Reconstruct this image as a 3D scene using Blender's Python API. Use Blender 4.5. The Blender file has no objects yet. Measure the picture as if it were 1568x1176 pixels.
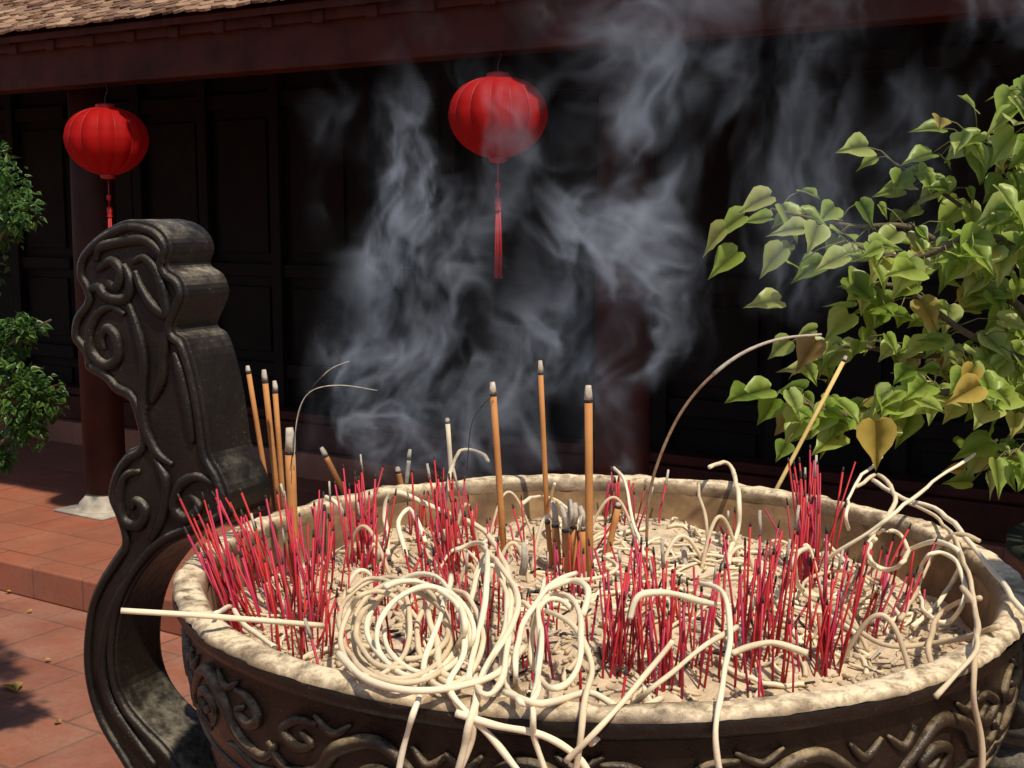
import bpy, math, random
from mathutils import Vector, Matrix, noise
random.seed(7)
R=random.random
def U(a,b): return a+(b-a)*random.random()
scene=bpy.context.scene
# ------------------------------------------------------------------ camera
PITCH=math.radians(7.7); CAMZ=1.54; F=1960.0
cam_d=bpy.data.cameras.new("camera"); cam=bpy.data.objects.new("camera",cam_d)
scene.collection.objects.link(cam); scene.camera=cam
cam.location=(0,0,CAMZ); cam.rotation_euler=(math.pi/2-PITCH,0,0)
cam_d.sensor_width=36; cam_d.lens=45; cam_d.clip_start=0.05; cam_d.clip_end=500
# survey helpers: bearings measured from the photo, solved against real surfaces
def ray(u,v):
    x=(u-784)/F; y=(588-v)/F
    return Vector((x, math.cos(PITCH)+y*math.sin(PITCH), -math.sin(PITCH)+y*math.cos(PITCH)))
O=Vector((0,0,CAMZ))
def PY(u,v,Y):
    d=ray(u,v); return O+d*(Y/d.y)
def PZ(u,v,z):
    d=ray(u,v); return O+d*((z-CAMZ)/d.z)
def PP(u,v,p0,n):
    d=ray(u,v); return O+d*((p0-O).dot(n)/d.dot(n))
# ------------------------------------------------------------------ geometry
class Geo:
    def __init__(s): s.v=[]; s.f=[]; s.m=[]
    def add(s,vs,fs,m=0):
        b=len(s.v); s.v+= [tuple(x) for x in vs]; s.f+=[tuple(i+b for i in f) for f in fs]; s.m+=[m]*len(fs)
    def box(s,a,b,m=0):
        x0,y0,z0=a; x1,y1,z1=b
        s.add([(x0,y0,z0),(x1,y0,z0),(x1,y1,z0),(x0,y1,z0),(x0,y0,z1),(x1,y0,z1),(x1,y1,z1),(x0,y1,z1)],
              [(0,3,2,1),(4,5,6,7),(0,1,5,4),(1,2,6,5),(2,3,7,6),(3,0,4,7)],m)
    def tube(s,pts,rad,sides=6,m=0,cap=True):
        n=len(pts); pts=[Vector(p) for p in pts]
        if not hasattr(rad,'__len__'): rad=[rad]*n
        vs=[];fs=[]; prev=None
        for i,p in enumerate(pts):
            t=(pts[min(i+1,n-1)]-pts[max(i-1,0)])
            if t.length<1e-9: t=Vector((0,0,1))
            t.normalize()
            if prev is None:
                a=Vector((0,0,1)) if abs(t.z)<.9 else Vector((1,0,0))
                nx=t.cross(a).normalized()
            else:
                nx=(prev-t*prev.dot(t))
                nx=nx.normalized() if nx.length>1e-6 else t.orthogonal().normalized()
            prev=nx; ny=t.cross(nx)
            for k in range(sides):
                an=2*math.pi*k/sides
                vs.append(p+(nx*math.cos(an)+ny*math.sin(an))*rad[i])
        for i in range(n-1):
            for k in range(sides):
                k2=(k+1)%sides
                fs.append((i*sides+k,i*sides+k2,(i+1)*sides+k2,(i+1)*sides+k))
        if cap:
            fs.append(tuple(range(sides))[::-1]); fs.append(tuple((n-1)*sides+k for k in range(sides)))
        s.add(vs,fs,m)
    def lathe(s,prof,seg=64,c=(0,0),m=0,lobes=0,amp=0):
        vs=[];fs=[]
        for r,z in prof:
            for k in range(seg):
                a=2*math.pi*k/seg
                rr=r*(1-amp*(1-abs(math.sin(a*lobes/2)))) if lobes else r
                vs.append((c[0]+rr*math.cos(a),c[1]+rr*math.sin(a),z))
        for i in range(len(prof)-1):
            for k in range(seg):
                k2=(k+1)%seg; fs.append((i*seg+k,i*seg+k2,(i+1)*seg+k2,(i+1)*seg+k))
        s.add(vs,fs,m)
    def obj(s,name,mats,parent=None,smooth=True,bevel=0,matrix=None):
        me=bpy.data.meshes.new(name); me.from_pydata(s.v,[],s.f); me.update()
        for m in (mats if isinstance(mats,(list,tuple)) else [mats]): me.materials.append(m)
        for p,mi in zip(me.polygons,s.m): p.material_index=mi; p.use_smooth=smooth
        o=bpy.data.objects.new(name,me); scene.collection.objects.link(o)
        if parent: o.parent=parent
        if matrix: o.matrix_world=matrix
        if bevel:
            b=o.modifiers.new("bevel",'BEVEL'); b.width=bevel; b.segments=2; b.limit_method='ANGLE'; b.angle_limit=math.radians(40)
        return o
def empty(name,loc=(0,0,0),rz=0):
    e=bpy.data.objects.new(name,None); scene.collection.objects.link(e); e.location=loc; e.rotation_euler=(0,0,rz); return e
def smooth(pts,sub=6,closed=False):
    pts=[Vector(p) for p in pts]; n=len(pts); out=[]
    rng=range(n) if closed else range(n-1)
    for i in rng:
        if closed: p0,p1,p2,p3=pts[(i-1)%n],pts[i],pts[(i+1)%n],pts[(i+2)%n]
        else: p0,p1,p2,p3=pts[max(i-1,0)],pts[i],pts[i+1],pts[min(i+2,n-1)]
        for k in range(sub):
            t=k/sub
            out.append(.5*((2*p1)+(p2-p0)*t+(2*p0-5*p1+4*p2-p3)*t*t+(3*p1-p0-3*p2+p3)*t**3))
    if not closed: out.append(pts[-1])
    return out
# ------------------------------------------------------------------ materials
def newmat(name):
    m=bpy.data.materials.new(name); m.use_nodes=True; nt=m.node_tree; nt.nodes.clear()
    return m,nt,nt.nodes,nt.links
def ramp(N,L,src,stops):
    r=N.new('ShaderNodeValToRGB'); e=r.color_ramp.elements
    while len(e)<len(stops): e.new(.5)
    for el,(p,c) in zip(e,stops): el.position=p; el.color=(*c,1)
    L.new(src,r.inputs[0]); return r.outputs[0]
def mix(N,L,fac,a,b,mode='MIX'):
    m=N.new('ShaderNodeMix'); m.data_type='RGBA'; m.blend_type=mode
    for s,i in ((fac,0),(a,6),(b,7)):
        if hasattr(s,'links'): L.new(s,m.inputs[i])
        else: m.inputs[i].default_value=s if i==0 else (*s,1)
    return m.outputs[2]
def noi(N,L,scale,detail=5,rough=.6,vec=None,dist=0):
    n=N.new('ShaderNodeTexNoise'); n.inputs['Scale'].default_value=scale; n.inputs['Detail'].default_value=detail
    n.inputs['Roughness'].default_value=rough; n.inputs['Distortion'].default_value=dist
    if vec is None:
        g=N.new('ShaderNodeTexCoord'); vec=g.outputs['Object']
    L.new(vec,n.inputs['Vector']); return n.outputs[0]
def math_(N,L,op,a,b=0.,c=None,clamp=False):
    m=N.new('ShaderNodeMath'); m.operation=op; m.use_clamp=clamp
    for i,s in enumerate((a,b) if c is None else (a,b,c)):
        if hasattr(s,'links'): L.new(s,m.inputs[i])
        else: m.inputs[i].default_value=s
    return m.outputs[0]
def finish(nt,N,L,col,rough=.7,metal=0,bump=None,bs=.3,bd=.01,trans=0,spec=.5,tcol=None):
    p=N.new('ShaderNodeBsdfPrincipled'); o=N.new('ShaderNodeOutputMaterial')
    if hasattr(col,'links'): L.new(col,p.inputs['Base Color'])
    else: p.inputs['Base Color'].default_value=(*col,1)
    if hasattr(rough,'links'): L.new(rough,p.inputs['Roughness'])
    else: p.inputs['Roughness'].default_value=rough
    p.inputs['Metallic'].default_value=metal
    p.inputs['Specular IOR Level'].default_value=spec
    if bump is not None:
        b=N.new('ShaderNodeBump'); b.inputs['Strength'].default_value=bs; b.inputs['Distance'].default_value=bd
        L.new(bump,b.inputs['Height']); L.new(b.outputs[0],p.inputs['Normal'])
    out=p.outputs[0]
    if trans:
        t=N.new('ShaderNodeBsdfTranslucent')
        if tcol is None: tcol=col
        if hasattr(tcol,'links'): L.new(tcol,t.inputs[0])
        else: t.inputs[0].default_value=(*tcol,1)
        mx=N.new('ShaderNodeMixShader'); mx.inputs[0].default_value=trans
        L.new(out,mx.inputs[1]); L.new(t.outputs[0],mx.inputs[2]); out=mx.outputs[0]
    L.new(out,o.inputs[0])
def simple(name,stops,scale=20,rough=.7,metal=0,bs=.3,bd=.005,trans=0,spec=.5,detail=5,island=False,isl=.5):
    m,nt,N,L=newmat(name); n=noi(N,L,scale,detail)
    src=n
    if island:
        g=N.new('ShaderNodeNewGeometry')
        a=math_(N,L,'MULTIPLY',g.outputs['Random Per Island'],isl)
        b=math_(N,L,'MULTIPLY',n,1-isl); src=math_(N,L,'ADD',a,b)
    c=ramp(N,L,src,stops); finish(nt,N,L,c,rough,metal,n,bs,bd,trans,spec); return m

# bronze with settled dust
def bronze(name,dust_amt=1.0,dustcol=(.40,.32,.21),base0=(.005,.0034,.0025),base1=(.022,.013,.0075),side=0.,patch=1.,speck=.5,spec=.33):
    m,nt,N,L=newmat(name)
    n1=noi(N,L,9,6,.65); n2=noi(N,L,60,5,.7); n3=noi(N,L,230,3,.7); n4=noi(N,L,14,6,.7)
    c=ramp(N,L,n1,[(.3,base0),(.7,base1)])
    g=N.new('ShaderNodeNewGeometry'); sx=N.new('ShaderNodeSeparateXYZ'); L.new(g.outputs['Normal'],sx.inputs[0])
    up=math_(N,L,'MULTIPLY_ADD',sx.outputs[2],1.5,-.45+side,clamp=True)
    nn=math_(N,L,'MULTIPLY_ADD',n2,2.2,-.65,clamp=True)
    n5=math_(N,L,'MULTIPLY_ADD',n4,3.5*patch,-1.3*patch+(1-patch),clamp=True)
    f=math_(N,L,'MULTIPLY',math_(N,L,'MULTIPLY',up,nn),n5); f=math_(N,L,'MULTIPLY',f,dust_amt,clamp=True)
    c=mix(N,L,f,c,dustcol)
    sp=math_(N,L,'MULTIPLY_ADD',n3,14,-9.,clamp=True)
    pn=math_(N,L,'MULTIPLY_ADD',n1,6,-2.9,clamp=True)
    sp=math_(N,L,'MULTIPLY',sp,pn); sp=math_(N,L,'MULTIPLY',sp,speck)
    c=mix(N,L,sp,c,(.40,.35,.26))
    r=math_(N,L,'MULTIPLY_ADD',n2,.5,.13)
    r=math_(N,L,'ADD',r,math_(N,L,'MULTIPLY',f,.5),clamp=True)
    finish(nt,N,L,c,r,0,n2,.55,.004,spec=spec); return m
M_bronze=bronze("aged_bronze",.9)
M_relief=bronze("aged_bronze_relief",1.5,(.42,.31,.18),(.007,.0045,.003),(.038,.024,.013),.15)
M_handle=bronze("aged_bronze_handle",1.2,(.33,.29,.22),(.004,.003,.0025),(.017,.012,.008),0,1,.55,.30)
M_rim=bronze("dusty_rim",2.8,(.76,.62,.42),(.05,.03,.016),(.22,.145,.078),0,.75)
M_inner=simple("bowl_inner",[(.25,(.05,.032,.02)),(.5,(.20,.12,.06)),(.75,(.46,.31,.15))],11,.9,detail=8,bs=.5)
M_ash=simple("incense_ash",[(.25,(.28,.205,.135)),(.45,(.52,.405,.27)),(.7,(.72,.59,.41))],38,.95,detail=9,bs=.8,bd=.010)
M_coil=simple("incense_coil_cream",[(.1,(.46,.34,.21)),(.4,(.74,.61,.41)),(.9,(.87,.78,.59))],25,.85,island=True,isl=.6,bs=.3)
M_red=simple("red_bamboo",[(.1,(.34,.012,.012)),(.5,(.50,.016,.020)),(.7,(.46,.020,.070)),(.95,(.30,.014,.06))],15,.6,island=True,isl=.85)
M_char=simple("charred_tip",[(.3,(.015,.012,.012)),(.7,(.06,.05,.045))],80,.9)
M_grey=simple("ash_tip",[(.3,(.30,.25,.2)),(.7,(.58,.52,.43))],90,.95)
M_stick=simple("joss_orange",[(.1,(.33,.13,.04)),(.5,(.46,.19,.055)),(.9,(.56,.28,.08))],35,.75,island=True,isl=.6)
M_yellow=simple("joss_yellow",[(.3,(.62,.42,.12)),(.7,(.75,.56,.22))],35,.7)
M_brownst=simple("joss_brown",[(.3,(.10,.05,.03)),(.7,(.35,.22,.13))],60,.8)
M_lantern=simple("lantern_silk",[(.3,(.40,.003,.003)),(.7,(.52,.007,.005))],6,.7,trans=.35,bs=.05,spec=.2)
M_lantern_d=simple("lantern_trim",[(.3,(.30,.005,.006)),(.7,(.4,.01,.01))],30,.5)
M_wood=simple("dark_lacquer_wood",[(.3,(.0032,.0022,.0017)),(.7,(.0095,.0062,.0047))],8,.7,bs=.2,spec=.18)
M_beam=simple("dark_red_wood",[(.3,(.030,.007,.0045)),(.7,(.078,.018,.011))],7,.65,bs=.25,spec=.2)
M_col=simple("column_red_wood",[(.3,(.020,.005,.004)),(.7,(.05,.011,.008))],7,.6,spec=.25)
M_stone=simple("pale_stone",[(.3,(.28,.24,.19)),(.7,(.5,.45,.37))],14,.9,detail=8,bs=.4)
M_dstone=simple("dark_stone",[(.3,(.02,.018,.015)),(.6,(.07,.06,.05)),(.8,(.2,.17,.13))],16,.9,detail=8,bs=.5)
M_pot=simple("glazed_pot",[(.3,(.015,.02,.015)),(.7,(.05,.055,.035))],12,.4)
M_rtile=simple("roof_tile_clay",[(.15,(.10,.05,.03)),(.5,(.25,.14,.085)),(.85,(.40,.27,.17))],30,.9,island=True,isl=.6,bs=.8,bd=.01)
M_bark=simple("bark",[(.3,(.05,.035,.02)),(.7,(.16,.12,.07))],40,.9,bs=.6)
M_twig=simple("green_twig",[(.3,(.10,.10,.03)),(.7,(.22,.20,.07))],40,.8)
def leafmat(name,stops,tr=.4,val=2.2):
    m,nt,N,L=newmat(name); g=N.new('ShaderNodeNewGeometry')
    c=ramp(N,L,g.outputs['Random Per Island'],stops)
    n=noi(N,L,60,3); c2=mix(N,L,math_(N,L,'MULTIPLY',n,.2),c,(.03,.05,.01))
    hs=N.new('ShaderNodeHueSaturation'); hs.inputs['Value'].default_value=val; L.new(c2,hs.inputs['Color'])
    finish(nt,N,L,c2,.40,0,n,.15,.003,trans=tr,tcol=hs.outputs[0]); return m
M_leaf=leafmat("heart_leaf",[(0,(.15,.24,.03)),(.3,(.26,.38,.05)),(.6,(.38,.50,.10)),(.88,(.52,.60,.22)),(.96,(.46,.40,.08)),(1,(.38,.24,.09))],.45,1.8)
M_leafs=leafmat("shrub_leaf",[(0,(.02,.06,.01)),(.5,(.05,.12,.018)),(1,(.11,.2,.03))],.3)
M_leafy=leafmat("yellow_leaf",[(0,(.46,.33,.05)),(1,(.56,.42,.09))],.3,1.4)
def tilemat(name,c0,c1,c2,size,mortar):
    m,nt,N,L=newmat(name); tc=N.new('ShaderNodeTexCoord')
    mp=N.new('ShaderNodeMapping'); L.new(tc.outputs['Object'],mp.inputs[0])
    b=N.new('ShaderNodeTexBrick'); L.new(mp.outputs[0],b.inputs['Vector'])
    b.inputs['Scale'].default_value=1; b.inputs['Brick Width'].default_value=size; b.inputs['Row Height'].default_value=size
    b.inputs['Mortar Size'].default_value=.006; b.inputs['Mortar Smooth'].default_value=.3; b.offset=.5
    b.inputs['Color1'].default_value=(*c0,1); b.inputs['Color2'].default_value=(*c1,1); b.inputs['Mortar'].default_value=(*mortar,1)
    n=noi(N,L,5,7,.65); n2=noi(N,L,45,5,.7)
    f=math_(N,L,'MULTIPLY_ADD',n,2.4,-.85,clamp=True)
    c=mix(N,L,math_(N,L,'MULTIPLY',f,.75),b.outputs[0],c2)
    n3=noi(N,L,1.7,5,.6); c=mix(N,L,math_(N,L,'MULTIPLY_ADD',n3,2.2,-.9,clamp=True),c,(.16,.06,.04))
    c=mix(N,L,math_(N,L,'MULTIPLY_ADD',n2,1.6,-.75,clamp=True),c,(.12,.055,.035))
    h=math_(N,L,'ADD',math_(N,L,'MULTIPLY',b.outputs['Fac'],-1.),math_(N,L,'MULTIPLY',n2,.3))
    finish(nt,N,L,c,.65,0,h,.4,.006); return m
M_floor=tilemat("terracotta_tiles",(.25,.078,.046),(.31,.11,.065),(.36,.21,.15),.30,(.09,.055,.04))
M_floor2=tilemat("terrace_tiles",(.30,.078,.038),(.37,.115,.06),(.34,.15,.09),.30,(.12,.055,.035))

# ------------------------------------------------------------------ ground
TH=math.atan2(-.540,.842); BO=Vector((-.046,4.26,0))
g=Geo(); g.add([(-40,-40,0),(40,-40,0),(40,40,0),(-40,40,0)],[(0,1,2,3)])
ground=g.obj("tiled_courtyard_ground",M_floor,smooth=False); ground.rotation_euler=(0,0,TH)
# ------------------------------------------------------------------ temple
T=empty("temple_building",BO,TH)
g=Geo(); g.box((-9,-.42,.0),(6,2.6,.13)); g.box((-9,1.45,.13),(6,2.6,.27)); g.obj("terrace",M_floor2,T,False,.008)
# wall with door leaves
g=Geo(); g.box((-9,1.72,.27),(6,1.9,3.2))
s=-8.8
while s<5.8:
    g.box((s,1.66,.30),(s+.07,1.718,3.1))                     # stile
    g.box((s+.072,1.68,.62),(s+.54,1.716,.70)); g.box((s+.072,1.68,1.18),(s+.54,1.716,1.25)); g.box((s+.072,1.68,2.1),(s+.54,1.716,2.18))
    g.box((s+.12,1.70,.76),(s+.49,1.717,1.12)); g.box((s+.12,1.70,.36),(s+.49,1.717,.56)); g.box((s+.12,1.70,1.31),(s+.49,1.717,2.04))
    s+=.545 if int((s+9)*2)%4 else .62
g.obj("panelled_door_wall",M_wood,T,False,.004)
g=Geo(); g.box((-9,1.50,.272),(6,1.655,.42)); g.box((-9,1.52,.422),(6,1.65,.47)); g.obj("door_sill",M_beam,T,False,.01)
g=Geo()
for s in (-5.27,-2.51,.25,3.01):
    g.lathe([(.0,2.75),(.085,2.75),(.10,1.4),(.095,.22),(.0,.22)],28,(s,.42))
g.obj("columns",M_col,T)
g=Geo()
for s in (-5.27,-2.51,.25,3.01):
    g.lathe([(0,.22),(.085,.22),(.105,.19),(.125,.17),(.125,.15),(.14,.143)],28,(s,.42)); g.box((s-.17,.25,.13),(s+.17,.59,.142))
g.obj("column_bases",M_stone,T,True)
# eave : fascia beam, rafters, soffit, roof slab, tiles
g=Geo(); g.box((-9,-.02,2.05),(6,.10,2.30)); g.box((-9,-.05,2.20),(6,-.022,2.27)); 
g.box((-9,.36,2.3),(6,.48,2.55))
s=-8.9
while s<5.9:
    a=math.radians(28)
    g.add([(s,-.06,2.19),(s+.05,-.06,2.19),(s+.05,2.0,2.19+2.06*math.tan(a)),(s,2.0,2.19+2.06*math.tan(a)),
           (s,-.06,2.235),(s+.05,-.06,2.235),(s+.05,2.0,2.235+2.06*math.tan(a)),(s,2.0,2.235+2.06*math.tan(a))],
          [(0,3,2,1),(4,5,6,7),(0,1,5,4),(1,2,6,5),(2,3,7,6),(3,0,4,7)]); s+=.24
g.obj("eave_beam_and_rafters",M_beam,T,False,.005)
g=Geo(); ta=math.tan(math.radians(28))
def slab(n0,z0,n1,th,m=0):
    z1=z0+(n1-n0)*ta
    g.add([(-9,n0,z0),(6,n0,z0),(6,n1,z1),(-9,n1,z1),(-9,n0,z0+th),(6,n0,z0+th),(6,n1,z1+th),(-9,n1,z1+th)],
      [(0,3,2,1),(4,5,6,7),(0,1,5,4),(1,2,6,5),(2,3,7,6),(3,0,4,7)],m)
slab(-.09,2.232,3.4,.025); g.obj("roof_boards",M_beam,T,False)
g=Geo(); W=.066; Ex=.046
ca,sa=math.cos(math.radians(28)),math.sin(math.radians(28))
for r in range(38):
    for k in range(int(8.2/W)):
        s0=-7.2+k*W+(r%2)*W/2+U(-.004,.004); d=-.01+r*Ex+U(-.008,.008)
        lift=.010+U(0,.006); w=W*.47; tl=U(-.004,.004)
        prof=[(-w,.09),(-w,.016),(-w*.6,.003),(0,-.004),(w*.6,.003),(w,.016),(w,.09)]
        top=[];bot=[]
        for (x,y) in prof:
            dd=d+y; hh=lift+.010*(1-(y/.1))+tl*x/w
            for th,lst in ((.0,bot),(.010,top)):
                n=-.115+dd*ca-(hh+th)*sa; z=2.248+dd*sa+(hh+th)*ca
                lst.append((s0+x,n,z))
        nv=len(prof); fs=[tuple(range(nv,2*nv)),tuple(range(nv))[::-1]]
        for i in range(nv): j=(i+1)%nv; fs.append((i,j,nv+j,nv+i))
        g.add(bot+top,fs)
g.obj("roof_tiles",M_rtile,T,False)
# ------------------------------------------------------------------ lanterns
def lantern(s,ztop,zbot,rad):
    e=empty("paper_lantern"); 
    p=BO+Vector((.842*s,-.540*s,0)); e.location=(p.x,p.y,0); e.rotation_euler=(0,0,U(0,.4))
    h=ztop-zbot; zc=(ztop+zbot)/2+h*.06
    g=Geo(); prof=[]
    for i in range(29):
        a=math.radians(-78+156*i/28); ss=math.sin(a)/math.sin(math.radians(78))
        prof.append((rad*math.cos(a)**(.82 if a>0 else 1.0)*(.985 if a>0 else 1),zc+(h*.43*ss if a>0 else h*.55*ss)))
    g.lathe(prof,140,lobes=14,amp=.07); g.obj("silk_body",M_lantern,e)
    g=Geo()
    for zz,sg in ((ztop,1),(zbot,-1)):
        q=.22 if sg>0 else .17
        g.lathe([(0,zz-sg*.006),(rad*q,zz-sg*.006),(rad*(q+.02),zz),(rad*q,zz+sg*.012),(rad*.1,zz+sg*.016),(0,zz+sg*.018)],24)
    for k in range(14):
        a=2*math.pi*k/14
        g.tube([(r*.94*math.cos(a),r*.94*math.sin(a),z) for r,z in prof],.0018,4)
    g.tube([(0,0,zbot),(0,0,zbot-.13)],.0025,5)
    g.lathe([(0,zbot-.075),(.008,zbot-.08),(.01,zbot-.09),(.008,zbot-.1),(0,zbot-.105)],12)
    g.lathe([(0,zbot-.125),(.010,zbot-.13),(.012,zbot-.145),(.009,zbot-.155),(.011,zbot-.17)],14)
    for k in range(40):
        a=U(0,6.28); rr=U(.002,.011)
        g.tube([(rr*.6*math.cos(a),rr*.6*math.sin(a),zbot-.15),(rr*math.cos(a),rr*math.sin(a),zbot-.28),(rr*1.15*math.cos(a),rr*1.15*math.sin(a),zbot-.375-U(0,.02))],.0022,4)
    g.obj("caps_ribs_tassel",M_lantern_d,e)
    g=Geo(); g.tube([(0,0,ztop),(0,0,ztop+.04),(.012,0,ztop+.07),(0,0,2.06)],.0022,5); g.obj("hanging_wire",M_char,e)
pA=PY(168,200,5.3); sA=(pA.x-BO.x)*.842-(pA.y-BO.y)*.540
lantern(sA,1.955,1.685,.170); lantern(0,1.972,1.712,.165)
# ------------------------------------------------------------------ incense burner
C=Vector((.101,1.53,0)); RZ=1.12
B=empty("incense_burner",(C.x,C.y,0))
outer=[(.500,1.112),(.502,1.105),(.498,1.097),(.488,1.093),(.483,1.088),(.487,1.05),(.482,1.0),(.472,.965),(.462,.952),(.466,.942),(.452,.90),(.41,.84),(.34,.78),(.25,.735),(.20,.71),(.19,.68),(.23,.64),(.27,.60),(.28,.57),(.28,.552)]
def rad_at(z):
    for (r0,z0),(r1,z1) in zip(outer,outer[1:]):
        if z1<=z<=z0: return r0+(r1-r0)*((z0-z)/(z0-z1+1e-9))
    return .5
g=Geo(); g.lathe(outer,160); g.obj("bowl_body",M_bronze,B)
g=Geo(); SEG=300; prof=[(.500,1.112),(.498,1.117),(.492,1.120),(.476,1.120),(.470,1.118),(.466,1.112),(.463,1.10)]
vs=[];fs=[]
for r,z in prof:
    for k in range(SEG):
        a=2*math.pi*k/SEG; j=noise.noise(Vector((math.cos(a)*9,math.sin(a)*9,r*60)))*.0035+noise.noise(Vector((math.cos(a)*34,math.sin(a)*34,r*60)))*.0026
        vs.append(((r+j)*math.cos(a),(r+j)*math.sin(a),z+j*.9 if z>1.112 else z))
for i in range(len(prof)-1):
    for k in range(SEG): k2=(k+1)%SEG; fs.append((i*SEG+k,i*SEG+k2,(i+1)*SEG+k2,(i+1)*SEG+k))
g.add(vs,fs); g.obj("rim",M_rim,B)
g=Geo(); g.lathe([(.463,1.10),(.460,1.06),(.455,1.0),(.40,.90)],96); g.obj("inner_wall",M_inner,B)
def ashz(x,y):
    r=math.hypot(x,y)/.46
    z=1.045+.018*(1-r*r)
    z+=.020*noise.noise(Vector((x*6,y*6,1.3)))+.012*noise.noise(Vector((x*17,y*17,4)))+.006*abs(noise.noise(Vector((x*45,y*45,7))))
    z+=.022*math.exp(-((x-.05)**2+(y-.40)**2)/.02)
    return z
g=Geo(); vs=[(0,0,ashz(0,0))]; fs=[]; NR,NA=80,200
for i in range(1,NR+1):
    for k in range(NA):
        a=2*math.pi*k/NA; r=.461*i/NR; x,y=r*math.cos(a),r*math.sin(a); vs.append((x,y,ashz(x,y)))
for k in range(NA): fs.append((0,1+k,1+(k+1)%NA))
for i in range(NR-1):
    for k in range(NA):
        k2=(k+1)%NA; a=1+i*NA; b=a+NA; fs.append((a+k,b+k,b+k2,a+k2))
g.add(vs,fs)
for q_ in range(3000):      # ash crumbs, broken bits, charred crumbs
    a=U(0,6.28); r=.445*math.sqrt(R()); x,y=r*math.cos(a),r*math.sin(a); z=ashz(x,y); q=U(.0010,.0032)
    d=Vector((U(-1,1),U(-1,1),U(-.2,.4))).normalized()*q*U(1,4)
    p=Vector((x,y,z+q*.5)); g.tube([p-d,p+d],[q,q*.7],5,0 if R()<.96 else 1)
for _ in range(150):
    x,y=random.gauss(.02,.13),random.gauss(-.08,.12)
    if math.hypot(x,y)>.43: continue
    z=ashz(x,y); d=Vector((U(-1,1),U(-1,1),U(-.1,.8))).normalized()*U(.006,.02); p=Vector((x,y,z+.004)); g.tube([p-d,p+d],[.0016,.0014],5,1 if R()<.6 else 2)
g.obj("ash_bed",[M_ash,M_char,M_grey],B)
# relief : dragon-cloud scrolls around the body
g=Geo()
def onbody(th,z,off=.001):
    r=rad_at(z)+off; return (r*math.cos(th),r*math.sin(th),z)
def relief(pts,rad):
    sp=smooth([Vector((t,z,0)) for t,z in pts],5); n=len(sp)
    g.tube([onbody(p.x,p.y) for p in sp],[rad*(.45+.55*math.sin(math.pi*min(1,i/(n-1)*1.0)))for i in range(n)],7)
NM=15
for k in range(NM):
    t0=2*math.pi*k/NM+U(-.03,.03); w=2*math.pi/NM*U(.92,1.05); f=1 if k%2 else -1
    def q(a,b): return (t0+f*a*w, 1.036+b*.040)
    relief([q(-.5,-.6),q(-.35,.1),q(-.15,.75),q(.08,.35),q(.2,-.35),q(.42,-.6),q(.55,-.1)],.0078)
    relief([q(-.12,-.7),q(-.05,-.1),q(-.18,.15),q(-.27,-.15),q(-.2,-.4),q(-.13,-.2)],.0062)
    relief([q(.2,.8),q(.33,.75),q(.42,.4),q(.33,.1),q(.23,.3),q(.3,.5)],.0062)
    relief([q(-.5,.8),q(-.4,.45),q(-.32,.85)],.005)
    relief([q(.0,1.0),q(.1,.7),q(.22,1.0)],.0045)
    relief([q(.05,-.9),q(.2,-.8),q(.35,-1.0),q(.5,-.8)],.0050)
    for j in range(3): relief([q(-.45+.1*j,-.75),q(-.4+.1*j,-.95),q(-.36+.1*j,-.7)],.0038)
for zz in (.975,): g.tube([onbody(2*math.pi*i/160,zz,0) for i in range(161)],.0038,6,cap=False)
for k in range(60):
    t0=2*math.pi*k/60; relief([(t0,.935),(t0+.02,.91),(t0+.05,.90),(t0+.08,.91),(t0+.1,.935)],.0035)
g.obj("cloud_relief",M_relief,B)
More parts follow.
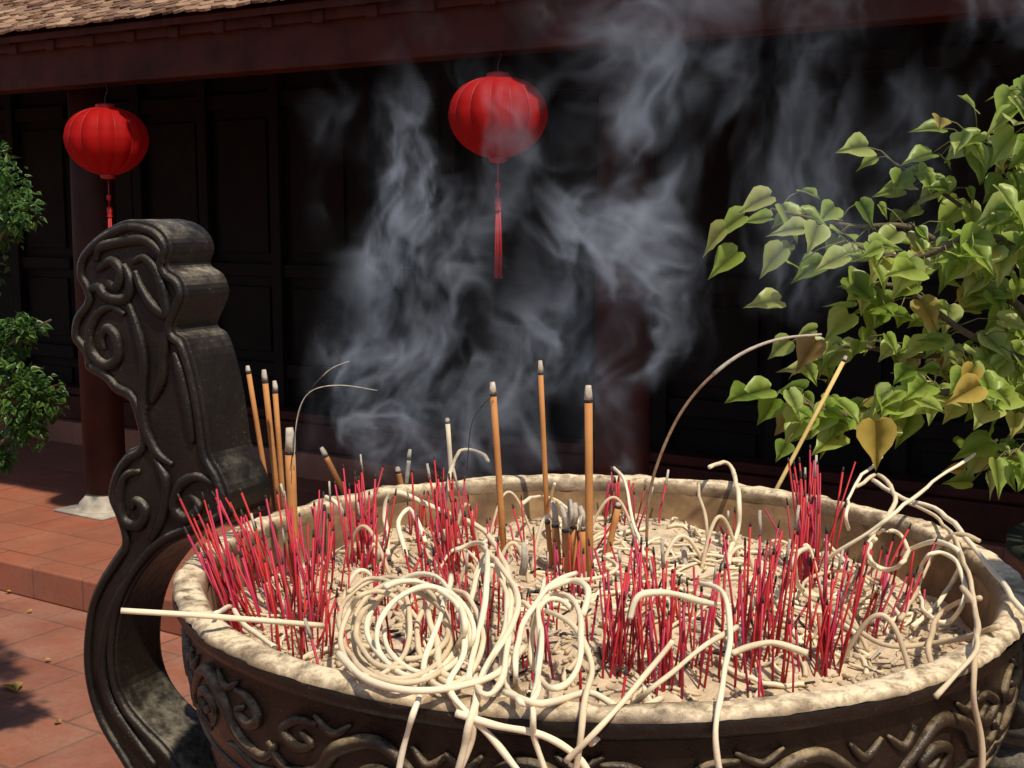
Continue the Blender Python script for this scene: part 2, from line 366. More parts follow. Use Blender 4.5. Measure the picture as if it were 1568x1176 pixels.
# handles
p_out=Vector((-.9,.43,0)).normalized(); fn=Vector((-.43,-.9,0)).normalized(); TH_=.095
face0=C+p_out*.5+fn*(TH_/2)
outl=[(196,336),(165,348),(140,366),(120,392),(117,425),(130,455),(113,482),(109,518),(127,545),(132,568),(158,584),(176,604),(196,614),(206,640),(212,678),(192,692),(172,722),(165,760),(178,795),(186,828),(174,850),(150,888),(134,930),(127,1000),(134,1060),(152,1112),(182,1162),(215,1215),(262,1275),
 (330,1290),(300,1215),(262,1150),(222,1108),(196,1075),(182,1035),(180,985),(190,930),(212,885),(250,842),(300,818),(345,800),(352,765),(338,725),(322,695),(316,655),(308,605),(298,560),(284,520),(268,506),(276,482),(286,452),(276,424),(256,408),(262,385),(254,360),(232,342)]
o3=[PP(u,v,face0,fn) for u,v in outl]
o3=smooth(o3,4,True)
def handle_parts(flip):
    Rm=Matrix.Rotation(math.pi,4,'Z')
    def X(p):
        p=Vector(p)-C
        return (Rm@p) if flip else p
    n=len(o3); g=Geo(); back=[p-fn*TH_ for p in o3]
    fs=[tuple(range(n)),tuple(range(n,2*n))[::-1]]
    for i in range(n): j=(i+1)%n; fs.append((i,n+i,n+j,j))
    g.add([X(p) for p in o3]+[X(p) for p in back],fs); 
    g.obj("handle_plate",M_handle,B,False,.009)
    g=Geo()
    ins=[]
    for i in range(n):
        t=(o3[(i+2)%n]-o3[i-2]); ins.append(t.cross(fn).normalized())
    a=o3[10]+ins[10]*(-.013); sg=1 if (a-face0).dot(p_out)>(o3[10]-face0).dot(p_out) else -1
    for side,offn in ((0,.0005),(1,-TH_-.0005)):
        path=[o3[i]+ins[i]*.011*sg+fn*offn for i in range(n)]
        g.tube([X(p) for p in path]+[X(path[0])],.0070,6,cap=False)
        sc=[[(205,402),(222,395),(240,415),(252,450),(256,482),(235,470),(216,440),(207,415)],
            [(192,482),(170,470),(148,485),(138,515),(145,545),(165,560),(182,548),(180,520),(167,503),(157,516),(161,536)],
            [(148,400),(155,380),(182,372),(222,368),(246,388),(250,405)],
            [(150,415),(172,400),(186,418),(180,440),(165,432)],
            [(258,500),(252,540),(250,580),(232,618)],
            [(196,462),(210,500),(222,550),(220,600),(222,650),(240,692),(265,712)],
            [(132,450),(150,440),(165,455),(195,458),(200,430),(190,405)],
            [(215,722),(192,730),(184,765),(192,798),(214,805),(224,782),(210,766),(202,780)],
            [(330,742),(302,730),(276,745),(268,778),(288,795),(306,776),(292,760)],
            [(238,702),(256,740),(250,790),(232,828)],
            [(268,540),(280,580),(290,630),(296,680)],
            [(214,862),(176,925),(158,1000),(166,1062),(196,1115),(240,1175)]]
        for c in sc:
            q=[PP(u,v,face0,fn)+fn*offn for u,v in c]
            sp=smooth(q,5); m=len(sp)
            g.tube([X(p) for p in sp],[.0085*(.5+.5*min(1,4*i/(m-1),4*(1-i/(m-1)))) for i in range(m)],7)
    # struts tying the handle to the bowl
    for (a0,z0,a1,z1,rr) in ((.60,.93,.462,.93,.028),(.50,1.0,.475,1.02,.03)):
        g.tube([X(C+p_out*(a0+(a1-a0)*t)+Vector((0,0,z0+(z1-z0)*t+.012*math.sin(t*3.1)))) for t in (0,.25,.5,.75,1)],[rr,rr*.8,rr*.75,rr*.85,rr*1.1],10)
    g.obj("handle_scrollwork",M_handle,B)
handle_parts(False); handle_parts(True)
g=Geo(); 
for a,b,z0,z1 in ((.60,.60,.44,.55),(.55,.55,.12,.438),(.66,.66,.0,.118)): g.box((-a,-b,z0),(a,b,z1))
pd=g.obj("stone_pedestal",M_stone,None,False,.012); pd.location=(C.x,C.y+.02,0)
# ------------------------------------------------------------------ incense
def ash_at(u,v,lift=0):
    z=1.055
    for _ in range(4):
        p=PZ(u,v,z+lift); q=p-C
        z=ashz(q.x,q.y) if math.hypot(q.x,q.y)<.45 else 1.05
    return PZ(u,v,z+lift)
# red burnt-out sticks
g=Geo()
def red(base,h,lean,r=.0015):
    top=base+Vector((lean[0]*h,lean[1]*h,h)); b=base-Vector((lean[0],lean[1],1))*.02
    mid=(b+top)/2+Vector((U(-.003,.003),U(-.003,.003),0))
    g.tube([b,mid,top],r,5)
    k=R()
    if k<.6: g.tube([top,top+Vector((lean[0],lean[1],1))*U(.004,.010)],[r*1.1,r*.8],5,1)
    elif k<.66:
        g.tube([top,top+Vector((lean[0],lean[1],1))*U(.012,.03)],[r*1.5,r*1.2],6,2)
clusters=[(365,955,30,.15,26,(-.35,.1)),(405,905,14,.12,26,(-.25,0)),(440,940,10,.13,24,(-.15,.1)),(475,955,24,.14,16,(.02,.1)),(455,1000,12,.11,25,(-.1,0)),(500,880,14,.10,20,(.0,0)),
(562,865,32,.12,10,(-.02,.1)),(545,900,4,.10,20,(.1,0)),(690,875,40,.115,24,(-.12,.1)),(640,990,12,.09,35,(.0,0)),(705,1000,12,.10,35,(-.05,0)),(760,865,8,.08,25,(0,0)),
(870,915,24,.07,26,(.0,0)),(950,1030,24,.13,17,(.02,.1)),(1010,1050,24,.125,22,(-.05,0)),(810,1030,12,.09,35,(.0,0)),(940,805,14,.07,16,(.1,0)),
(1238,890,42,.15,12,(.03,.1)),(1160,1010,30,.135,24,(.1,0)),(1080,1040,16,.12,28,(.05,0)),(1265,1030,24,.135,17,(.08,0)),(1345,965,18,.12,24,(.25,.1)),
(1105,850,6,.06,18,(0,0)),(1190,1050,12,.13,24,(.05,0)),(760,960,8,.09,40,(0,0)),(880,990,8,.09,35,(0,0)),(700,820,10,.06,40,(0,0)),(490,1000,8,.09,20,(.1,0)),(1010,960,8,.07,35,(0,0)),(590,930,8,.07,25,(-.1,0)),(1390,890,5,.07,25,(.2,0)),(620,800,8,.05,25,(0,0)),(340,900,8,.11,14,(-.45,0))]
for (u,v,n,h,sp,ln) in clusters:
    for _ in range(int(n*.9)):
        b=ash_at(random.gauss(u,sp),random.gauss(v,sp*.5))
        q=b-C; q.z=0
        if q.length>.435: q=q.normalized()*.43
        b=Vector((C.x+q.x,C.y+q.y,ashz(q.x,q.y)))
        red(b,h*U(.5,1.1),(ln[0]+random.gauss(0,.12),ln[1]+random.gauss(0,.09)),U(.0010,.0016))
for _ in range(60):
    a=U(0,6.28); r=.42*math.sqrt(R()); b=Vector((C.x+r*math.cos(a),C.y+r*math.sin(a),ashz(r*math.cos(a),r*math.sin(a))))
    red(b,U(.02,.07),(random.gauss(0,.3),random.gauss(0,.3)))
g.obj("burnt_red_incense_sticks",[M_red,M_char,M_grey],None)
# tall joss sticks
def joss(bu,bv,tu,tv,r,mat,ash=.02,dy=0,bend=0):
    b=ash_at(bu,bv); t=PY(tu,tv,b.y+dy); d=(t-b).normalized(); gg=Geo()
    L=(t-b).length; e=t-d*ash
    pts=[b-d*.03,b+d*L*.3+Vector((bend*.5,0,0)),b+d*L*.6+Vector((bend*.5,0,0)),e]
    gg.tube(pts,r,10); gg.tube([e,e+d*.004],r*1.02,10,1)
    gg.tube([e+d*.004,e+d*ash*.5+Vector((U(-.001,.001),0,0)),t],[r*1.08,r*1.0,r*.7],9,2)
    gg.obj("joss_stick",[mat,M_char,M_grey],None)
for a in [(413,770,379,560,.0042,M_stick,.014),(428,790,404,566,.0047,M_stick,.022),(436,800,420,583,.0042,M_stick,.02),(451,885,443,655,.0068,M_stick,.035),
          (772,850,754,585,.0048,M_stick,.02),(838,800,827,552,.0042,M_stick,.022),(903,900,901,590,.0052,M_stick,.022),(520,740,492,685,.005,M_stick,.02),
          (930,850,948,770,.0045,M_stick,.008),(615,745,608,715,.005,M_stick,.012),(622,742,628,688,.004,M_grey,.02),
          (855,880,850,800,.0055,M_stick,.006),(868,884,866,808,.0055,M_stick,.006),(880,880,878,803,.005,M_stick,.006),(893,878,892,806,.005,M_stick,.006),(845,870,838,795,.004,M_stick,.006),
          (693,755,685,640,.0042,M_coil,.01),(1158,808,1296,545,.0032,M_yellow,.01),(1050,870,1052,890,.004,M_grey,.005)]:
    joss(*a)
g=Geo()
for (u0,v0,u1,v1) in ((850,800,845,770),(866,808,858,772),(878,803,880,770),(892,806,888,775),(870,805,872,765),(800,880,802,830)):
    b=ash_at(u0,v0+80); g.tube([PY(u0,v0,b.y),PY((u0+u1)/2+3,(v0+v1)/2,b.y),PY(u1,v1,b.y)],[.0046,.0044,.003],7)
g.obj("grey_ash_stubs",M_grey,None)
def arch(name,pts,Y,r,mats,split=.6):
    sp=smooth([PY(u,v,Y+k*.0) for k,(u,v) in enumerate(pts)],6); n=len(sp); c=int(n*split); gg=Geo()
    gg.tube(sp[:c+1],[r]*(c+1),7,0); gg.tube(sp[c:],[r*1.3*(1-.5*i/(n-c)) for i in range(n-c)],7,1)
    gg.obj(name,mats,None)
arch("curved_joss_stick",[(990,830),(993,770),(1005,715),(1035,645),(1075,590),(1130,545),(1190,520),(1258,512)],1.80,.0023,[M_brownst,M_grey],.62)
arch("curved_joss_stick",[(450,720),(455,640),(475,600),(520,590),(578,598)],1.62,.0006,[M_grey,M_grey])
arch("curved_joss_stick",[(448,700),(462,620),(500,570),(535,553)],1.62,.0006,[M_char,M_grey])
arch("curved_joss_stick",[(715,720),(722,650),(740,620),(760,600)],1.75,.0008,[M_char,M_char])
# fallen coils and drooping ash worms
RC=.512
def onto(u,v,h):
    p=ash_at(u,v,h); q=p-C; q.z=0
    if q.length>.45:
        p=PZ(u,v,1.126+min(h,.02)*.3); q=p-C; q.z=0
        if q.length>.505 and p.y<C.y:      # outside : hang against the outer surface
            d=ray(u,v); a=d.x**2+d.y**2; bb=-2*(d.x*C.x+d.y*C.y); cc=C.x**2+C.y**2-RC**2
            disc=bb*bb-4*a*cc
            if disc>0: p=O+d*((-bb-math.sqrt(disc))/(2*a))
    return p
g=Geo()
def coil(pts,r=.0038,lift=.03,sub=6):
    P=[]
    for i,pt in enumerate(pts):
        h=pt[2] if len(pt)>2 else lift
        if pt[1]>850 and h>.035 and pt[1]<1085: h=h*1.7
        P.append(onto(pt[0],pt[1],h))
    sp=smooth(P,sub); n=len(sp); ph=U(0,9)
    sp=[p+Vector((noise.noise(p*15+Vector((ph,0,0))),noise.noise(p*15+Vector((0,ph,0))),.6*noise.noise(p*15+Vector((0,0,ph)))))*.0045 for p in sp]
    g.tube(sp,[r*(.88+.25*noise.noise(Vector((ph,i*.25,0)))) for i in range(n)],8)
coil([(596,850,.02),(590,800,.05),(594,765,.07),(612,755,.08),(660,775,.07),(720,802,.05),(755,832,.05),(780,880,.05),(785,940,.04)],.0042)
def loops(cu,cv,ru,rv,turns,l0,l1,shr=.6,r=.0034,ph=0,drift=(0,0)):
    n=int(turns*12); pts=[]
    for i in range(n+1):
        t=i/n; a=ph+2*math.pi*turns*t; k=(1-(1-shr)*t)*(1+.07*math.sin(1.7*a+ph*3))
        pts.append((cu+drift[0]*t+ru*k*math.cos(a)*(1+.05*math.sin(2*a+ph)),cv+drift[1]*t+rv*k*math.sin(a),l0+(l1-l0)*t+.008*math.sin(a*1.3)))
    coil(pts,r,sub=4)
loops(605,968,90,84,3.2,.04,.06,.65,.0032,.3,(15,-10))
loops(635,955,74,76,2.2,.06,.07,.85,.0031,2.0,(25,15))
loops(575,965,60,75,1.4,.05,.06,.8,.0031,4.0)
loops(690,975,50,80,1.3,.05,.05,.9,.0032,1.0)
loops(850,985,42,78,1.3,.05,.05,.9,.0033,3.5)
loops(750,960,35,110,1.3,.05,.05,.9,.0033,3.9)
loops(800,1000,30,85,1.1,.05,.05,.9,.0031,2.9)
loops(1360,843,34,30,1.3,.05,.07,.9,.0030,2)
loops(1440,900,36,60,1.1,.03,.035,.9,.0030,3)
loops(900,870,50,22,1.2,.02,.03,.8,.0028,2)
loops(1290,900,60,30,1.1,.02,.03,.8,.0028,1)
for c in [
 [(520,1000),(550,1035,.04),(620,1055,.05),(700,1055,.05),(760,1035,.05),(800,990,.05)],
 [(735,838,.06),(765,865,.06),(792,905,.06),(778,965,.06),(745,1025,.05),(724,1090),(715,1140),(698,1190)],
 [(745,845,.06),(775,900,.06),(770,960,.06),(735,1040,.05),(728,1090),(722,1140),(700,1190)],
 [(836,885,.06),(826,940,.06),(822,1010,.06),(820,1080),(818,1130),(835,1190)],
 [(690,880,.06),(675,950,.06),(652,1010,.06),(636,1080),(622,1130),(608,1190)],
 [(840,935,.06),(880,960,.06),(905,1010,.05),(902,1060,.05),(893,1110),(880,1190)],
 [(1125,958,.06),(1060,1008,.05),(1000,1052,.05),(955,1092),(908,1138)],
 [(1032,983,.06),(985,1038,.06),(925,1110),(865,1165)],
 [(1072,892,.07),(1106,908,.07),(1116,980,.06),(1106,1060,.05),(1101,1120),(1106,1190)],
 [(966,948,.06),(980,916,.07),(1010,910,.07),(1050,915,.07),(1098,926,.06)],
 [(1088,716,.10),(1105,708,.11),(1122,720,.10),(1131,760,.08),(1127,815,.04),(1112,862,.02)],
 [(1068,740,.07),(1078,790,.04),(1082,835,.01)],
 [(940,715,.08),(958,742,.07),(968,790,.04),(988,850,.02)],
 [(1528,674,.18),(1450,722,.15),(1385,773,.12),(1330,815,.08),(1260,862,.03)],
 [(1262,825,.05),(1300,862,.03),(1340,902,.03),(1385,950,.02)],
 [(1352,700,.12),(1315,735,.11),(1296,780,.09),(1298,812,.06)],
 [(1310,745,.10),(1345,728,.11),(1372,768,.10),(1330,820,.06)],
 [(1335,735,.11),(1380,762,.10),(1440,785,.09),(1500,850,.08),(1560,930,.07),(1580,965,.06)],
 [(1390,770,.1),(1440,795,.09),(1478,865,.05),(1495,945,.04),(1488,1005,.035),(1432,1066,.03)],
 [(1372,850,.04),(1430,830,.05),(1472,848,.05),(1452,900,.035),(1400,960,.02)],
 [(1160,880,.03),(1210,928,.034),(1262,940,.034),(1312,972,.034)],
 [(1500,915,.035),(1442,935,.035),(1424,985,.03),(1432,1040,.02)],
 [(1470,900,.05),(1493,930,.055),(1495,985,.05),(1492,1050),(1500,1120),(1500,1190)],
 [(590,900,.07),(640,888,.07),(700,925,.07),(712,990,.06),(690,1050,.05),(722,1100),(760,1140),(800,1190)],
 [(700,1090),(760,1110),(830,1125),(880,1155),(905,1190)],
 [(698,842,.06),(735,832,.07),(748,862,.07),(735,950,.06),(720,1040,.05)],
 [(688,752,.03),(690,720,.06),(705,690,.08),(730,690,.08),(748,706,.08)],
 [(850,740,.05),(845,770,.03),(858,800,.02)],
 [(770,1060,.04),(830,1080),(900,1060,.04),(960,1090),(1010,1070,.03)],
 [(835,900,.06),(870,890,.06),(900,900,.06),(890,940,.05)],
 [(880,880,.06),(835,900,.06),(800,960,.06),(790,1030,.05),(800,1070,.03)],
 [(1120,1000,.05),(1180,985,.04),(1240,1000,.04)],
 [(1270,930,.034),(1350,985,.03),(1440,985,.03),(1530,960,.034)],
 [(1380,950,.034),(1420,870,.034),(1460,820,.034),(1500,830,.034)],
 [(1230,905,.034),(1215,860,.05),(1240,840,.05),(1290,870,.03)],
 [(500,760,.05),(520,775,.05),(535,810,.03)],
 [(330,940,.034),(350,930,.034),(375,960,.034),(420,990,.03)],
 [(620,850,.03),(612,800,.06),(632,780,.07),(650,830,.05)],
 [(800,770,.02),(830,760,.04),(870,780,.03),(900,830,.02)],
 [(655,935,.06),(668,985,.06),(680,1030,.05),(735,1045,.05)]]:
    coil(c,U(.0027,.0039),.045)
for _ in range(24):        # arcs still standing up from the ash
    u=U(420,1400); v=U(850,1030) if R()<.5 else U(800,900); b=ash_at(u,v)
    w=U(.03,.08); h=U(.03,.08); an=U(-.6,.6)+(math.pi if R()<.5 else 0); dx=Vector((math.cos(an),math.sin(an),0)); P=[]
    if (b-C).xy.length>.36: continue
    for i in range(9):
        t=i/8; P.append(b+dx*w*(t**.8)+Vector((0,0,h*math.sin(math.pi*min(1,t*1.02))**.8 if t<.98 else 0)))
    g.tube(smooth(P,3),U(.0018,.0030),7)
for _ in range(180):       # worms of ash lying on the bed
    a=U(0,6.28); r=.41*math.sqrt(R()); 
    if R()<.5: x,y=U(-.05,.36),U(-.12,.3)
    else: x,y=r*math.cos(a),r*math.sin(a)
    an=U(0,6.28); k=U(-18,18); st=.012; P=[]
    for i in range(int(U(4,13))):
        if math.hypot(x,y)>.445: break
        P.append(Vector((C.x+x,C.y+y,ashz(x,y)+.003+.012*max(0,noise.noise(Vector((x*12,y*12,an)))))))
        x+=st*math.cos(an); y+=st*math.sin(an); an+=k*st+U(-.15,.15)
    if len(P)>3: g.tube(smooth(P,2),U(.0016,.0030),6)
g.obj("fallen_incense_coils",M_coil,None)
g=Geo()
P=[PZ(185,935,1.150),PZ(300,942,1.140),PZ(400,950,1.125),PZ(495,958,1.105)]
g.tube(smooth(P,4),.0030,8); g.obj("pale_joss_stick",M_coil,None)
# ------------------------------------------------------------------ foliage
def leaf(g,p,d,n,s,m=0,curl=.14):
    d=d.normalized(); sx=d.cross(n).normalized(); n=sx.cross(d).normalized()
    def q(x,y): return p+(sx*x+d*y+n*(abs(x)*.22-curl*y*y+.05*math.sin(y*7+s*900)*abs(x)*2))*s
    V=[q(0,.02),q(0,.30),q(0,.60),q(0,.85),q(0,1.22)]
    for sg in (1,-1): V+= [q(.16*sg,-.10),q(.36*sg,-.06),q(.50*sg,.14),q(.50*sg,.34),q(.36*sg,.60),q(.14*sg,.86)]
    F_=[]
    for o in (5,11): F_+=[(0,o,o+1,1),(1,o+1,o+2,o+3),(1,o+3,o+4,2),(2,o+4,o+5,3),(3,o+5,4)]
    g.add(V,F_,m)
TR=empty("heart_leaf_tree")
g=Geo(); gl=Geo()
branches=[([(1700,560),(1600,500),(1500,420),(1400,350),(1300,345),(1180,320)],2.25),([(1690,600),(1590,560),(1480,510),(1380,440),(1290,440)],2.1),
 ([(1690,640),(1600,610),(1500,600),(1380,608),(1330,635),(1260,628),(1200,600)],2.0),([(1690,460),(1620,380),(1560,270),(1510,215),(1470,215)],2.3),
 ([(1690,420),(1620,300),(1580,200),(1570,120)],2.15),([(1690,660),(1600,670),(1560,690),(1500,700)],2.05),([(1690,520),(1600,440),(1540,370),(1450,300),(1370,250)],2.4),
 ([(1690,560),(1600,530),(1500,540),(1400,545),(1300,530),(1240,560)],2.35),([(1700,500),(1600,410),(1500,360),(1400,395),(1290,370)],2.0),([(1700,640),(1600,600),(1540,560),(1470,560)],2.2),
 ([(1700,600),(1640,450),(1590,330),(1550,330)],1.95)]
for pts,Y in branches:
    Y+=.13
    P=[PY(u,v,Y+.04*math.sin(i*2.1+Y*9)) for i,(u,v) in enumerate(pts)]
    sp=smooth(P,7); n=len(sp)
    g.tube(sp,[.008*(1-.8*i/n)+.001 for i in range(n)],6)
    for i in range(6,n):
        t=i/n
        for _ in range(2 if t>.5 else 3):
            if R()<.15: continue
            off=Vector((U(-1,1),U(-1,1),U(-.8,.7)))*U(.02,.08)
            p=sp[i]+off
            g.tube([sp[i],sp[i]+off*.5+Vector((0,0,.008)),p],[.0014,.001,.0009],4,1)
            d=Vector((U(-1,.6),U(-.9,.4),U(-.9,.1))); nn=Vector((U(-.2,.6),U(-1.0,-.2),U(.7,1.1)))
            leaf(gl,p,d,nn,U(.028,.064))
for u,v,Y in ((1110,350,2.0),(1140,330,2.0),(1180,300,2.0),(1150,600,2.0),(1180,595,2.0),(1285,665,1.98),(1130,385,2.0),(1195,460,2.1),(1230,350,2.1),(1260,400,2.1),(1200,380,2.05),(1300,480,2.1),(1250,520,2.1)):
    p=PY(u,v,Y+.12); leaf(gl,p,Vector((U(-1,-.2),U(-.5,.3),U(-.8,.1))),Vector((0,-.6,.8)),.055)
g.tube(smooth([(1.29,2.45,.78),(1.31,2.42,1.0),(1.24,2.3,1.2),(1.27,2.25,1.45),(1.2,2.2,1.8)],5),[.045-.001*i for i in range(21)],10)
for pts,Y in branches:
    a=PY(*pts[0],Y+.13); g.tube(smooth([(1.26,2.3,1.1+.3*R()),(a+Vector((1.25,2.25,1.3)))/2 ,a],4),[.013,.012,.012,.011,.011,.010,.010,.009,.009],6)
g.obj("branches",[M_bark,M_twig],TR); gl.obj("leaves",M_leaf,TR)
g=Geo(); leaf(g,PY(1340,645,1.99),Vector((.05,-.1,-1)),Vector((.1,-1,.3)),.066,0,.05); leaf(g,PY(1500,590,2.0),Vector((-.9,-.1,-.45)),Vector((.1,-.8,.6)),.05)
leaf(g,PY(1492,560,2.02),Vector((-.3,-.1,-.6)),Vector((.1,-.8,.6)),.035); g.obj("yellow_leaves",M_leafy,TR)
# left shrub
SH=empty("potted_shrub"); g=Geo(); gl=Geo()
cl=[(-5,300,3.4,58),(-10,350,3.4,44),(22,325,3.3,38),(-20,250,3.5,42),(25,600,3.2,60),(-10,560,3.3,55),(60,612,3.2,36),(12,520,3.3,38),(44,655,3.2,30),(-10,680,3.3,38),(0,705,3.2,18),(38,503,3.25,24),(-60,420,3.5,60),(-90,300,3.5,70),(-80,560,3.5,80)]
tb=Vector((-1.75,3.45,.35))
for u,v,Y,r in cl:
    c=PY(u,v,Y); rr=r/F*Y
    b=smooth([tb+Vector((0,0,.3)),(tb+c)/2+Vector((-.05,0,.15)),c],6); g.tube(b,[.016*(1-.8*i/len(b)) for i in range(len(b))],6)
    for _ in range(int(r*5.2)):
        d=Vector((random.gauss(0,1),random.gauss(0,1),random.gauss(0,1))).normalized(); q=c+Vector((d.x*rr,d.y*rr,d.z*rr*.85))*(R()**.45)*U(.75,1.3)
        leaf(gl,q,d+Vector((U(-.8,.8),U(-.8,.8),U(-.9,.3))),Vector((U(-.5,.5),U(-.8,.2),1)),U(.010,.023))
g.tube(smooth([tb-Vector((0,0,.1)),tb+Vector((.03,0,.25)),tb+Vector((-.02,0,.7)),tb+Vector((.0,0,1.3))],5),[.05-.0022*i for i in range(16)],10)
c=PY(78,490,3.2); g.tube(smooth([PY(0,540,3.3),PY(40,510,3.25),c],4),.003,5)
g.obj("trunk_and_branches",M_bark,SH); gl.obj("foliage",M_leafs,SH)
g=Geo(); g.lathe([(0,.0),(.17,.0),(.19,.05),(.25,.27),(.28,.29),(.28,.33),(.25,.33),(.24,.30),(0,.30)],40,(tb.x,tb.y)); g.obj("pot",M_pot,SH)
# planter at right
PL=empty("stone_planter",BO,TH); g=Geo()
for a in ((1.72,-1.22,0,2.9,-.44,.40),): g.box(a[:3],a[3:])
g.obj("brick_plinth",M_floor2,PL,False,.01)
g=Geo(); 
for i,(e,z0,z1) in enumerate(((0,.402,.45),(.03,.452,.47),(.06,.472,.54),(.02,.542,.565),(.0,.567,.61))): g.box((1.80+e,-1.14+e,z0),(2.8-e,-.5-e,z1))
g.obj("dark_stone_base",M_dstone,PL,False,.008)
g=Geo(); g.lathe([(0,.612),(.2,.612),(.22,.64),(.29,.82),(.32,.85),(.32,.875),(.29,.875),(.28,.84),(0,.84)],40,(2.12,-.78)); g.obj("ceramic_pot",M_pot,PL)
# fallen leaves
g=Geo()
for u,v in ((18,1048),(48,935),(90,1105),(10,905),(70,1010)):
    p=PZ(u,v,.012); leaf(g,p,Vector((U(-1,1),U(-1,1),0)),Vector((0,0,1)),.06 if u==18 else .02,0,.03)
g.obj("fallen_leaves",M_leafy,None)
# ------------------------------------------------------------------ smoke : true volume, baked to a density grid by geometry nodes
D0=(-.48,1.88,1.12); D1=(1.0,2.24,2.0)
gt=bpy.data.node_groups.new("smoke_grid",'GeometryNodeTree')
gt.interface.new_socket("Geometry",in_out='INPUT',socket_type='NodeSocketGeometry')
gt.interface.new_socket("Geometry",in_out='OUTPUT',socket_type='NodeSocketGeometry')
N=gt.nodes; L=gt.links; co=N.new('GeometryNodeInputPosition').outputs[0]
def vmath(op,a,b):
    n=N.new('ShaderNodeVectorMath'); n.operation=op
    for i,s in enumerate((a,b)):
        if hasattr(s,'links'): L.new(s,n.inputs[i])
        else: n.inputs[i].default_value=s
    return n.outputs[0]
def vnoise(vec,scale,detail):
    n=N.new('ShaderNodeTexNoise'); n.inputs['Scale'].default_value=scale; n.inputs['Detail'].default_value=detail; L.new(vec,n.inputs['Vector'])
    return vmath('SUBTRACT',n.outputs[1],(.5,.5,.5))
w=vmath('MULTIPLY',vnoise(vmath('MULTIPLY',co,(1,1,.7)),3.0,1),(.34,.34,.24))
wc=vmath('ADD',co,w)
w2=vmath('MULTIPLY',vnoise(wc,11.0,2),(.12,.10,.09))
st=vmath('MULTIPLY',vmath('ADD',wc,w2),(1,.36,.45))
def ridge(scale,k,pw,off):
    f=noi(N,L,scale,2.5,.5,vmath('ADD',st,off),.3)
    r=math_(N,L,'ABSOLUTE',math_(N,L,'SUBTRACT',f,.5))
    r=math_(N,L,'SUBTRACT',1.,math_(N,L,'MULTIPLY',r,k),clamp=True)
    return math_(N,L,'POWER',r,pw)
r1=ridge(12,16.,1.6,(0,0,0)); r2=ridge(25,11.,1.6,(3.1,1.7,.4))
f2=noi(N,L,8.5,2,.5,vmath('ADD',st,(7,3,1))); cm=math_(N,L,'MULTIPLY_ADD',f2,7.,-3.35,clamp=True)
tex=math_(N,L,'MULTIPLY',cm,math_(N,L,'ADD',math_(N,L,'MULTIPLY',r1,1.0),math_(N,L,'MULTIPLY',r2,.5)))
tex=math_(N,L,'ADD',tex,math_(N,L,'MULTIPLY',r1,.05))
tex=math_(N,L,'ADD',tex,.008)
sx=N.new('ShaderNodeSeparateXYZ'); L.new(vmath('ADD',co,vmath('MULTIPLY',w,(.6,.25,.4))),sx.inputs[0]); X_,Y_,Z_=sx.outputs
def plume(x0,y0,z0,lean,w0,spread,amp,decay=0.):
    dz=math_(N,L,'SUBTRACT',Z_,z0)
    dx=math_(N,L,'SUBTRACT',math_(N,L,'SUBTRACT',X_,x0),math_(N,L,'MULTIPLY',dz,lean))
    wd=math_(N,L,'MAXIMUM',math_(N,L,'MULTIPLY_ADD',dz,spread,w0),.02)
    kx=math_(N,L,'DIVIDE',dx,wd)
    dy=math_(N,L,'DIVIDE',math_(N,L,'SUBTRACT',Y_,y0),math_(N,L,'MAXIMUM',math_(N,L,'MULTIPLY_ADD',dz,.03,.09),.03))
    rr=math_(N,L,'ADD',math_(N,L,'MULTIPLY',kx,kx),math_(N,L,'MULTIPLY',dy,dy))
    k=math_(N,L,'SUBTRACT',1.,rr,clamp=True)
    k=math_(N,L,'MULTIPLY',math_(N,L,'POWER',k,1.4),amp)
    if decay: k=math_(N,L,'MULTIPLY',k,math_(N,L,'SUBTRACT',1.,math_(N,L,'MULTIPLY',dz,decay),clamp=True))
    return math_(N,L,'MULTIPLY',k,math_(N,L,'MULTIPLY',dz,12.,clamp=True))
pls=[plume(-.33,2.03,1.10,.36,.06,.07,14,1.5),plume(-.20,2.04,1.08,.02,.11,.14,13,1.5),plume(.01,2.04,1.06,-.04,.18,.26,15,1.4),plume(.16,2.04,1.06,.02,.09,.05,23,1.1),
     plume(.08,2.08,1.16,.25,.2,.6,2.2,.5),plume(.52,2.08,1.35,.2,.25,.6,2.2,.2)]
tot=pls[0]
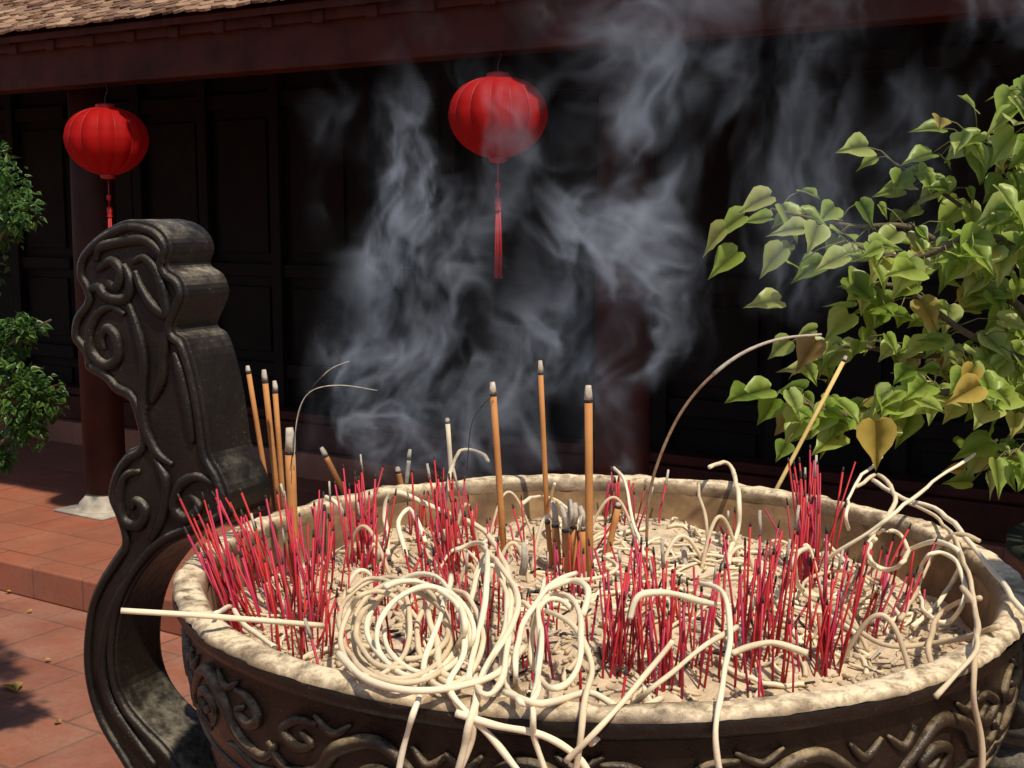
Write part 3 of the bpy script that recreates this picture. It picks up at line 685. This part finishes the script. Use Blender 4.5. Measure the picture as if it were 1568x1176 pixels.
for k in pls[1:]: tot=math_(N,L,'ADD',tot,k)
den=math_(N,L,'MULTIPLY',tex,tot)
den=math_(N,L,'MAXIMUM',math_(N,L,'SUBTRACT',den,.02),0.)
vc=N.new('GeometryNodeVolumeCube'); L.new(den,vc.inputs['Density'])
vc.inputs['Min'].default_value=D0; vc.inputs['Max'].default_value=D1
vc.inputs['Resolution X'].default_value=360; vc.inputs['Resolution Y'].default_value=56; vc.inputs['Resolution Z'].default_value=214
m,nt,N2,L2=newmat("incense_smoke")
pv=N2.new('ShaderNodeVolumePrincipled'); pv.inputs['Color'].default_value=(.78,.85,1,1); pv.inputs['Density'].default_value=1.0; pv.inputs['Anisotropy'].default_value=.0
oo=N2.new('ShaderNodeOutputMaterial'); L2.new(pv.outputs[0],oo.inputs['Volume'])
try: m.cycles.volume_step_rate=1.8
except Exception as e: print(e)
sm=N.new('GeometryNodeSetMaterial'); sm.inputs['Material'].default_value=m; L.new(vc.outputs[0],sm.inputs[0])
go=N.new('NodeGroupOutput'); L.new(sm.outputs[0],go.inputs[0])
me=Geo(); me.box(D0,D1); so_=me.obj("incense_smoke",m,None,False)
md=so_.modifiers.new("smoke",'NODES'); md.node_group=gt
# ------------------------------------------------------------------ light
w=bpy.data.worlds.new("World"); scene.world=w; w.use_nodes=True; nt=w.node_tree; bg=nt.nodes['Background']
sd=Vector((.24,-.46,.86)).normalized(); el=math.asin(sd.z); az=math.atan2(sd.x,sd.y)
sky=nt.nodes.new('ShaderNodeTexSky'); sky.sky_type='NISHITA'; sky.sun_disc=False; sky.sun_elevation=el; sky.sun_rotation=az
nt.links.new(sky.outputs[0],bg.inputs[0]); bg.inputs[1].default_value=.10
sl=bpy.data.lights.new("sun",'SUN'); sl.energy=4.5; sl.angle=math.radians(1.4); sl.color=(1,.89,.72)
so=bpy.data.objects.new("sun",sl); scene.collection.objects.link(so); so.rotation_euler=sd.to_track_quat('Z','Y').to_euler()
scene.view_settings.view_transform='Standard'; scene.view_settings.look='None'; scene.view_settings.exposure=0
